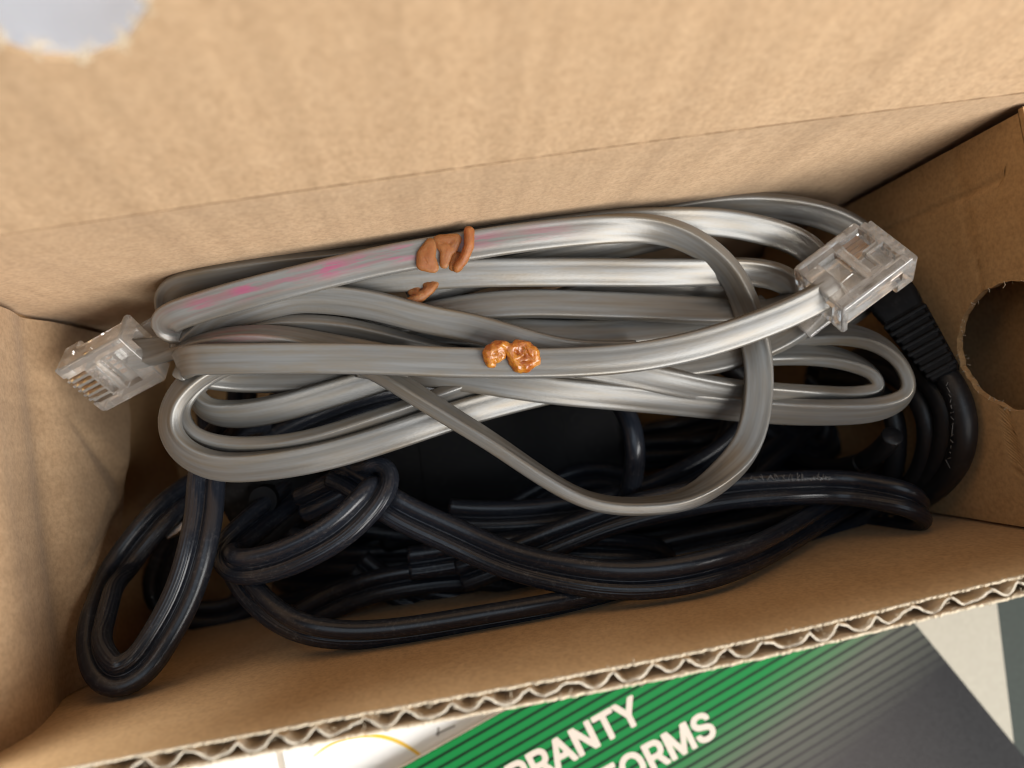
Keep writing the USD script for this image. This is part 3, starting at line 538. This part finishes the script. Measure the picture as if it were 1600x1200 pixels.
# --- black two-core mains flex
ZP = {
 'Z1': [(420, 650, 22, 0), (370, 660, 27, 0), (340, 690, 33, 0), (324, 740, 37, 0), (320, 790, 39, 2), (312, 840, 41, 4), (298, 895, 42, 6), (276, 950, 43, 8), (246, 1003, 44.5, 12), (215, 1042, 46, 16), (182, 1056, 46.5, 10), (156, 1036, 45, 0), (148, 993, 41, -10), (160, 940, 36, -10), (188, 885, 29, -5), (225, 835, 27, 0), (262, 795, 25, 0), (310, 760, 20, 0)],
 'Z2': [(470, 760, 26, 0), (420, 800, 30, 0), (375, 840, 34, 10), (357, 868, 37, 25), (372, 884, 39.5, 18), (420, 880, 41, 6), (480, 857, 42, 0), (530, 827, 42.4, 0), (570, 790, 42, -6), (594, 757, 40.5, -25), (592, 738, 37.5, -50), (560, 745, 34.5, -30), (520, 765, 33, -10), (470, 790, 31, 0)],
 'Z3': [(520, 735, 34, -10), (570, 762, 37, -10), (620, 796, 39, -8), (700, 834, 40, -5), (790, 873, 43, 0), (880, 896, 47, 3), (960, 906, 49.5, 6), (1040, 903, 51, 10), (1120, 886, 51, 14), (1195, 857, 46, 20), (1265, 817, 38, 20), (1330, 778, 31, 15), (1400, 740, 26, 0)],
 'Z4': [(720, 900, 30, 0), (800, 870, 32, 0), (880, 838, 33.5, 0), (960, 808, 35, 0), (1050, 785, 36.5, -3), (1150, 768, 37.5, -5), (1240, 762, 38.5, -5), (1320, 762, 39, -6), (1385, 772, 42.5, -10), (1422, 783, 44, -20), (1440, 797, 42.5, -35), (1415, 812, 36, -30), (1350, 830, 27, -10), (1250, 840, 25, 0)],
 'Z5': [(640, 880, 28, 0), (720, 868, 29, 0), (800, 857, 30, 0), (880, 855, 31.5, -5), (960, 858, 32, -10), (1015, 864, 31, -20), (1038, 878, 28, -40), (1010, 900, 24, -30), (940, 910, 22, 0)],
 'Z6': [(360, 870, 33, 30), (385, 915, 37, 30), (420, 952, 41, 35), (475, 982, 44.5, 45), (550, 992, 45.5, 50), (650, 983, 46, 55), (750, 967, 46, 55), (850, 950, 46, 55), (960, 928, 44, 50), (1080, 900, 39, 45), (1200, 870, 34, 40), (1300, 845, 30, 30), (1380, 800, 28, 20)],
 'Z7': [(440, 990, 20, 0), (510, 945, 22, 0), (580, 918, 24, 0), (660, 903, 25, 0), (760, 898, 25, 0), (880, 915, 24, 0), (1000, 915, 22, 0)],
 'Z8': [(560, 880, 18, 0), (640, 930, 20, 0), (720, 945, 21, 0), (820, 930, 21, 0), (940, 890, 22, 0), (1060, 855, 23, 0), (1180, 830, 24, 0), (1300, 790, 25, 0), (1380, 730, 25, 0)],
 'Z9': [(640, 800, 15, 0), (740, 830, 17, 0), (860, 830, 18, 0), (980, 800, 18, 0), (1080, 760, 18, 0), (1140, 690, 18, 0), (1160, 600, 18, 0)],
 'Z10': [(700, 805, 28, 0), (780, 808, 28.5, 0), (880, 800, 28.5, 0), (980, 780, 28, 0), (1080, 740, 27, 0), (1150, 690, 26, 0), (1190, 620, 25, 0)],
 'Z11': [(390, 720, 20, 0), (450, 680, 22, 0), (520, 650, 22, 0), (600, 625, 22, 0), (700, 620, 20, 0)],
 'Z12': [(380, 690, 15, 20), (430, 640, 17, 20), (500, 610, 18, 0), (580, 600, 18, 0), (660, 590, 16, 0)],
}
rd = np.random.default_rng(12)
for i in range(9):
    y0 = 905 - 26 * i + rd.normal() * 8; zz = 2 + 2.5 * rd.normal() + (5 if i % 2 else 0)
    ZP[f'W{i}'] = [(420 + rd.uniform(-60, 60) + 30 * (i > 4), y0 + 70 + rd.normal() * 14, zz, 0)] + [(x_, y0 + 70 - (x_ - 420) * .165 + rd.normal() * 14, zz + rd.normal() * 1.0, rd.normal() * 15) for x_ in range(540, 1300, 130)]
    ZP[f'W{i}'][0] = (*ZP[f'W{i}'][0][:2], -14, 0); ZP[f'W{i}'].append((1400, y0 - 90, -14, 0))
ZP['W20'] = [(330, 640, 6, 0), (350, 720, 9, 0), (400, 790, 9, 0), (470, 820, 8, 0), (560, 800, 6, 0)]
ZP['W21'] = [(380, 600, 8, 0), (390, 680, 11, 0), (440, 740, 11, 0), (520, 740, 9, 0), (600, 690, 7, 0)]
ZP['W22'] = [(1180, 640, 8, 0), (1240, 690, 9, 0), (1290, 700, 8, 0), (1300, 640, 8, 0), (1260, 580, 7, 0)]
ZP['W23'] = [(300, 760, 5, 0), (270, 850, 6, 0), (250, 930, 6, 0), (300, 960, 6, 0), (400, 930, 6, 0)]
pc = thing('mains_lead', 'black two-core mains flex looping along the front wall of the box', 'mains lead', (10, -12, 20))
ms, sts = [], []
for i, (k, p) in enumerate(ZP.items()):
    m, st, t, sx = sweep(p, ZIP, 0.55); ms.append(m); sts.append(st + [0, .2 * i])
obj('cord', cat(ms), BLACK, pc, smooth=True, st=np.vstack(sts))
# faded moulded marks on the flex, too worn to read: short raised strokes
def marks(pl, off_n, off_w, n, size, seed):
    r = np.random.default_rng(seed); C, T, L, (tl,) = spline3([(*at(*q[:3]), q[3]) for q in pl], 0.3); T /= np.linalg.norm(T, axis=1)[:, None]; out = []
    for i in np.linspace(4, len(C) - 5, n).astype(int):
        if r.random() < .12: continue
        U = np.cross([0, 0, 1.], T[i]); U /= np.linalg.norm(U); N = np.cross(T[i], U); tt = math.radians(tl[i]); W = U * math.cos(tt) + N * math.sin(tt); N = np.cross(T[i], W)
        c0 = C[i] + W * off_w + N * off_n
        for _ in range(2):
            d = T[i] * r.normal() + W * r.normal() * 1.4; d *= size * .5 / np.linalg.norm(d); e = c0 + T[i] * r.normal() * .15 + W * r.normal() * .1
            out.append(trimesh.creation.cylinder(.05, segment=[e - d, e + d], sections=5))
    return cat(out)
tag(obj('moulded_marks', cat([marks([(1160, 752, 37.5, -5), (1200, 748, 38.1, -5), (1240, 747, 38.5, -5), (1300, 748, 38.9, -5)], 1.40, .1, 16, .9, 2), marks([(810, 872, 31.5, 0), (870, 884, 31.5, 0)], 1.3, 0, 10, .6, 3)]), INK_MARK, pc), kind='stuff')
# its plug, down in the left corner
M = frame(at(430, 775, 24), at(380, 800, 24) - at(480, 740, 25), (0.2, 0.1, 1))
pp = group_part('plug', pc)
def gp(name, m, mat, par, MM_=M, smooth=30):
    m = tm(m).copy(); m.apply_transform(MM_); return obj(name, m, mat, par, smooth)
pbody = m3.Manifold.batch_hull([rounded((-9, -3, -3), (-6, 3, 3), 1.2, 12), rounded((1, -6, -4.5), (7, 6, 4.5), 1.6, 12)])
gp('plug_body', pbody, BLACK_BOX, pp)
for y in (-3.3, 3.3): gp('blade', rounded((6.5, y - .7, -2.2), (17, y + .7, 2.2), .3, 6), METAL, pp)
knob = m3.Manifold.cylinder(2.2, 2.3, 2.1, 32).translate([0., 0., 4.2]); gp('screw_cap', knob, BLACK_BOX, pp)

# --- power adapter lying on the floor of the box
pa = thing('power_adapter', 'black plastic power adapter brick lying under the grey loops', 'power adapter', (18, -2, 0))
A0 = at(790, 720, 22); A0[2] = 0
R8 = math.radians(-2)
Ma = np.eye(4); Ma[:3, :3] = [[math.cos(R8), -math.sin(R8), 0], [math.sin(R8), math.cos(R8), 0], [0, 0, 1]]; Ma[:3, 3] = A0
gp('body', rounded((-23, -13.5, ZF), (23, 14, 1.3), 1.6, 14), BLACK_BOX, pa, Ma); gp('top_shell', rounded((-23.05, -13.55, 1.6), (23.05, 14.05, 12), 1.6, 14), BLACK_BOX, pa, Ma)
gp('rating_panel', rounded((-14, -8, 11.9), (12, 8, 12.15), .12, 6), BLACK_BOX, pa, Ma)
m, st, t, sx = sweep([(1000, 610, 20, 0), (970, 600, 26, 0), (966, 625, 32, 0), (982, 655, 35, 0), (992, 700, 36, 0), (989, 745, 34, 0), (978, 790, 30, 0), (960, 830, 24, 0), (930, 860, 18, 0)], round_section(1.55), .5)
obj('cable', m, BLACK, pa, smooth=True, st=st)
m, st, t, sx = sweep([(1060, 570, 20, 0), (1100, 562, 28, 0), (1140, 575, 31, 0), (1170, 610, 30, 0), (1180, 660, 26, 0), (1170, 720, 22, 0), (1130, 770, 18, 0)], round_section(1.6), .5)
obj('cable', m, BLACK_DULL, pa, smooth=True, st=st)

# --- coiled black lead with a ribbed sleeve, against the right wall
cl = thing('coiled_lead', 'coil of round black lead with ribbed sleeve standing against right wall', 'cable', (60, 0, 20))
def atx(px, py, x):
    d = ray(px, py); return EYE + d * (x - EYE[0]) / d[0]
COIL = [(73.2, 1.75, [(1340, 560), (1400, 566), (1448, 592), (1476, 635), (1478, 690), (1458, 738), (1415, 775), (1350, 795), (1300, 790)]),
        (73.6, 1.75, [(1440, 556), (1480, 590), (1503, 640), (1503, 700), (1480, 745), (1435, 780), (1370, 800)]),
        (70.5, 1.5, [(1290, 590), (1340, 596), (1380, 620), (1398, 660), (1400, 705), (1390, 750), (1350, 790), (1300, 805)]),
        (72.2, 1.5, [(1300, 566), (1370, 575), (1420, 604), (1446, 650), (1447, 705), (1428, 750), (1385, 785)]),
        (66.0, 1.5, [(1200, 700), (1250, 722), (1310, 730), (1360, 715), (1395, 680)])]
ms, sts = [], []
RING0 = [tuple(atx(*q, 70.6)) for q in COIL[1][2]]
for i, (x, r, q) in enumerate(COIL):
    pts = [(*np.array([min(p[0], x), p[1], max(p[2], 3)]), 0) for p in (atx(*a, x) for a in q)]
    m, st, t, sx = sweep(pts, round_section(r), .5, world=True); ms.append(m); sts.append(st + [0, .3 * i])
obj('lead', cat(ms), BLACK_DULL, cl, smooth=True, st=np.vstack(sts))
mk = []
for y_ in np.linspace(600, 725, 15):
    p = atx(1488 - ((y_ - 665) / 60) ** 2 * 7, y_, 71.8); e = np.array([0, rng.normal() * .25, rng.normal() * .25]); mk.append(trimesh.creation.cylinder(.06, segment=[p - e + [0, -.2, 0], p + e + [0, .2, 0]], sections=5))
tag(obj('moulded_marks', cat(mk), INK_MARK, cl), kind='stuff')
a, b = atx(1412, 492, 71.5), atx(1478, 588, 73.2)
ax = (b - a) / np.linalg.norm(b - a); Ms = frame(a, ax, EYE - a); Ls = np.linalg.norm(b - a)
core = m3.Manifold.batch_hull([rounded((0, -2.9, -2.6), (1, 2.9, 2.6), .4, 10), rounded((Ls - 1, -2.0, -1.9), (Ls, 2.0, 1.9), .4, 10)])
sl = group_part('ribbed_sleeve', cl); gp('sleeve_core', core, BLACK_BOX, sl, Ms)
for k in range(8):
    u = 0.7 + k * (Ls - 1.4) / 7.5; r = 3.2 - 0.9 * k / 7
    gp('rib', rounded((u, -r, -r * .9), (u + .75, r, r * .9), .3, 6), BLACK_BOX, sl, Ms)
gp('lead_end', m3.Manifold.batch_hull([rounded((-8, -3.4, -3), (-1, 3.4, 3), 1.0, 12), rounded((-.5, -3, -2.6), (.3, 3, 2.6), .8, 12)]), BLACK_BOX, cl, Ms)

# ------------------------------------------------------------------ round the box
tb = box((-400, -300, ZF - 9), (400, 400, ZF - 2.3)); tag(obj('table_top', tb, TABLE, None), kind='structure')
# white sheet behind the lid
n = 40; gx, gy = np.meshgrid(np.linspace(-115, 5, n), np.linspace(0, 1, n)); 
zz = 4 + gy * 34; yy = 42 + gy * 110; zz = zz + 2.2 * meshkit.fbm(np.stack([gx / 25, gy * 6, 0 * gx], -1), 3, 2) + 1.6 * np.abs(((gx * .6 + gy * 60) % 22) / 22 - .5)
zz[0] = ZF - 2.2; P = np.stack([gx, yy, zz], -1).reshape(-1, 3); q = np.arange(n * n).reshape(n, n)[:-1, :-1].ravel()
F = np.vstack([np.c_[q, q + 1, q + n + 1], np.c_[q, q + n + 1, q + n]]); P2 = P - [0, 0, .2]
rimi = np.r_[np.arange(n - 1), np.arange(n - 1, n * n - 1, n), np.arange(n * n - 1, n * n - n, -1), np.arange(n * n - n, 0, -n)]
Fr = []
for i in range(len(rimi)):
    a_, b_ = rimi[i], rimi[(i + 1) % len(rimi)]; Fr += [(b_, a_, a_ + n * n), (b_, a_ + n * n, b_ + n * n)]
tag(obj('paper_sheet', trimesh.Trimesh(np.vstack([P, P2]), np.vstack([F, F[:, ::-1] + n * n, np.array(Fr)]), process=False), WHITE_PAPER, None, smooth=40), 'white creased paper showing through the round hole in the lid', 'paper')

ZT = 14.0
def edge_frame(p, q, z): 
    a, b = at(*p, z), at(*q, z); d = (b - a)[:2]; d /= np.linalg.norm(d); return a, d
# white carton below the front rim, left
a, d = edge_frame((435, 1196), (445, 1140), ZT); d = np.array([1.0, 0.03]); d /= np.linalg.norm(d); nrm = np.array([-d[1], d[0]])
def plan(o, d, s0, s1, t0, t1):
    nn = np.array([-d[1], d[0]]); return sg.Polygon([o[:2] + d * s + nn * t for s, t in ((s0, t0), (s1, t0), (s1, t1), (s0, t1))])
def block(name, poly, z0, z1, mat, parent=None):
    return obj(name, trimesh.creation.extrude_polygon(poly, z1 - z0, engine='earcut').apply_translation((0, 0, z0)), mat, parent)
wc = thing('white_carton', 'white printed carton with a yellow arc, below the front rim', 'carton', (*at(560, 1190, ZT)[:2], ZF))
o = at(435, 1170, ZT)
block('panel', plan(o, d, .55, 42, -38, 12.0), ZF - 2.3, ZT, WHITE_CARD, wc); block('panel', plan(o, d, -38, -.55, -38, 12.0), ZF - 2.3, ZT, WHITE_CARD, wc)
block('seam_strip', plan(o, d, -.53, .53, -38, 11.9), ZF - 2.3, ZT - .15, SEAM, wc)
# yellow arc, thick in the middle
arcpx = [(490, 1182), (515, 1164), (545, 1152), (580, 1149), (615, 1156), (645, 1172), (668, 1190), (690, 1215)]
ctr = np.array([at(*q, ZT + .02)[:2] for q in arcpx]); wd = np.array([.12, .35, .5, .6, .6, .5, .4, .2])
tt = np.linspace(0, 1, len(ctr)); cx = CubicSpline(tt, ctr); ww = CubicSpline(tt, wd); q = np.linspace(0, 1, 60); Cc = cx(q); Tn = cx(q, 1); Tn /= np.linalg.norm(Tn, axis=1)[:, None]; Nn = np.c_[-Tn[:, 1], Tn[:, 0]]
block('yellow_arc', sg.Polygon(np.vstack([Cc + Nn * ww(q)[:, None] * .55, (Cc - Nn * ww(q)[:, None] * .55)[::-1]])).buffer(0), ZT + .004, ZT + .03, YELLOW, wc)
gmk = [sg.LineString([at(682, 1147, ZT)[:2], at(710, 1134, ZT)[:2]]).buffer(.14), sg.LineString([at(684, 1148, ZT)[:2], at(685, 1138, ZT)[:2]]).buffer(.2)]
obj('printed_mark', cat([trimesh.creation.extrude_polygon(g, .03, engine='earcut').apply_translation((0, 0, ZT + .004)) for g in gmk]), GREYINK, wc)
# cream carton and dark carton, right
oc = at(1570, 1050, ZT); e1 = at(1556, 930, ZT); e2 = at(1584, 1160, ZT); dc = (e1 - e2)[:2]; dc /= np.linalg.norm(dc)
nc = np.array([-dc[1], dc[0]])  # points to the left
poly = sg.Polygon([e1[:2] + dc * 8, e2[:2] - dc * 30, e2[:2] - dc * 30 + nc * 36, e1[:2] + dc * 8 + nc * 36])
poly = poly.intersection(sg.box(-200, -200, 200, -30))
tag(block('cream_carton', poly, ZF - 2.3, ZT, CREAM), 'plain cream carton whose corner shows past the dark booklet', 'carton')
p2 = sg.Polygon([e1[:2] + dc * 8 - nc * .5, e2[:2] - dc * 30 - nc * .5, e2[:2] - dc * 30 - nc * 30, e1[:2] + dc * 8 - nc * 30]).intersection(sg.box(-200, -200, 200, -30))
tag(block('dark_carton', p2, ZF - 2.3, ZT - 3, GREYGREEN), 'dark grey-green carton at the far right beside the cream one', 'carton')
# the booklet on top of both
ZB0, ZB1 = ZT + .04, ZT + 3.2
w0 = at(1010, 1120, ZB1); bd = (at(1225, 990, ZB1) - at(1010, 1122, ZB1))[:2]; base_dir = (at(1000, 1125, ZB1) - at(872, 1200, ZB1))[:2]
bdv = base_dir / np.linalg.norm(base_dir); bn = np.array([-bdv[1], bdv[0]])
cor = at(1436, 982, ZB1)[:2]; lo = at(1592, 1172, ZB1)[:2]
edge = (lo - cor); edge /= np.linalg.norm(edge)
O = at(1005, 1120, ZB1)[:2]
# left border of the cover runs with the stripes
lf = at(640, 1194, ZB1)[:2]; lf2 = at(800, 1105, ZB1)[:2]; ldir = (lf2 - lf) / np.linalg.norm(lf2 - lf)
A_ = cor - edge * 3
Lp = lf + ldir * 20
quad = sg.Polygon([lf - ldir * 12, lf + ldir * 30, cor - edge * 2.5, lo + edge * 8, lf - ldir * 12 + edge * 46])
quad = quad.intersection(sg.box(-200, -200, 200, -31.0))
bkt = thing('warranty_booklet', 'green and charcoal striped booklet with pale lettering on its cover', 'booklet', (*np.array(quad.centroid.coords[0]), ZT))
n_ = {'uv': ('attribute', {'attribute': 'st'}), 's': ('separate_xyz', {}),
      'per': ('math', {'math_type': 'multiply', 'value2': 1000 / 1.62}), 'fr': ('math', {'math_type': 'fraction'}),
      'ln': ('rgb_ramp', {'ramp': [(0.0, (1, 1, 1)), (0.13, (1, 1, 1)), (0.25, (0, 0, 0)), (0.80, (0, 0, 0)), (0.94, (1, 1, 1))]}),
      'd1': ('math', {'math_type': 'multiply_add', 'value2': 0.2}), 'fade': ('map_range', {'from_min': 0.0085, 'from_max': 0.0185, 'to_min': 0, 'to_max': 1, 'clamp': True}),
      'fade2': ('map_range', {'from_min': 0.014, 'from_max': 0.030, 'to_min': 0.0, 'to_max': 1, 'clamp': True}),
      'neg': ('math', {'math_type': 'multiply', 'value2': -1.0}),
      'grn': ('mix_color', {'a': (0.006, 0.16, 0.036), 'b': (0.004, 0.02, 0.007)}),
      'gry': ('mix_color', {'a': (0.10, 0.105, 0.08), 'b': (0.026, 0.026, 0.022)}),
      'c1': ('mix_color', {}), 'c2': ('mix_color', {}), 'chr': ('mix_color', {'a': (0.045, 0.039, 0.038), 'b': (0.012, 0.0115, 0.0125)}),
      'ur': ('map_range', {'from_min': 0.022, 'from_max': 0.052, 'to_min': 0, 'to_max': 1, 'clamp': True}),
      'nz': ('noise_texture', {'scale': 1500.0, 'detail': 3.0}), 'g': ('geometry', {}),
      'rr': ('map_range', {'from_min': 0.3, 'from_max': 0.7, 'to_min': 0.45, 'to_max': 0.55}), 'p': ('principled_bsdf', {'specular_ior_level': 0.07})}
l_ = [('uv.vector', 's.vector'), ('s.y', 'per.value1'), ('per.value', 'fr.value1'), ('fr.value', 'ln.fac'), ('s.y', 'neg.value1'), ('s.x', 'd1.value1'), ('neg.value', 'd1.value3'),
      ('d1.value', 'fade.value'), ('d1.value', 'fade2.value'), ('ln.color', 'grn.fac'), ('ln.color', 'gry.fac'), ('fade.result', 'c1.fac'), ('grn.result', 'c1.a'), ('gry.result', 'c1.b'),
      ('s.x', 'ur.value'), ('ur.result', 'chr.fac'), ('fade2.result', 'c2.fac'), ('c1.result', 'c2.a'), ('chr.result', 'c2.b'), ('c2.result', 'p.base_color'),
      ('g.position', 'nz.vector'), ('nz.fac', 'rr.value'), ('rr.result', 'p.roughness')]
COVER = mat_('booklet_cover', n_, l_)
cm = trimesh.creation.extrude_polygon(quad, .35, engine='earcut').apply_translation((0, 0, ZB1 - .35))
v = np.asarray(cm.vertices)[:, :2] - O
obj('cover', cm, COVER, bkt, smooth=False, st=np.c_[v @ bdv, v @ bn] * MM)
block('pages', quad.buffer(-.5), ZB0, ZB1 - .352, WHITE_CARD, bkt)
def lettering(text, px_base_end, px_base_dir0, cap, stretch=1.0):
    t0 = meshkit.text_mesh(text, cap, .03, bold=True); tri = np.asarray(t0.vertices)[np.asarray(t0.faces)][:, :, :2]
    shp = shapely.unary_union([sg.Polygon(q).buffer(0) for q in tri]).buffer(.09 * cap / 4).simplify(.01)
    t = cat([trimesh.creation.extrude_polygon(g, .03, engine='earcut') for g in getattr(shp, 'geoms', [shp])]); vv = np.array(t.vertices); x1 = vv[:, 0].max()
    end = at(*px_base_end, ZB1)[:2]; st_ = at(*px_base_dir0, ZB1)[:2]; d = (end - st_); d /= np.linalg.norm(d); nn = np.array([-d[1], d[0]])
    p = end + (vv[:, :1] - x1) * d * stretch + vv[:, 1:2] * nn; t.vertices = np.c_[p, ZB1 + .004 + vv[:, 2]]
    obj('lettering', t, LETTER, bkt, smooth=False)
lettering('WARRANTY', (1007, 1124), (868, 1203), 4.5, 1.0)
lettering('FORMS', (1122, 1147), (1020, 1205), 4.5, 1.0)
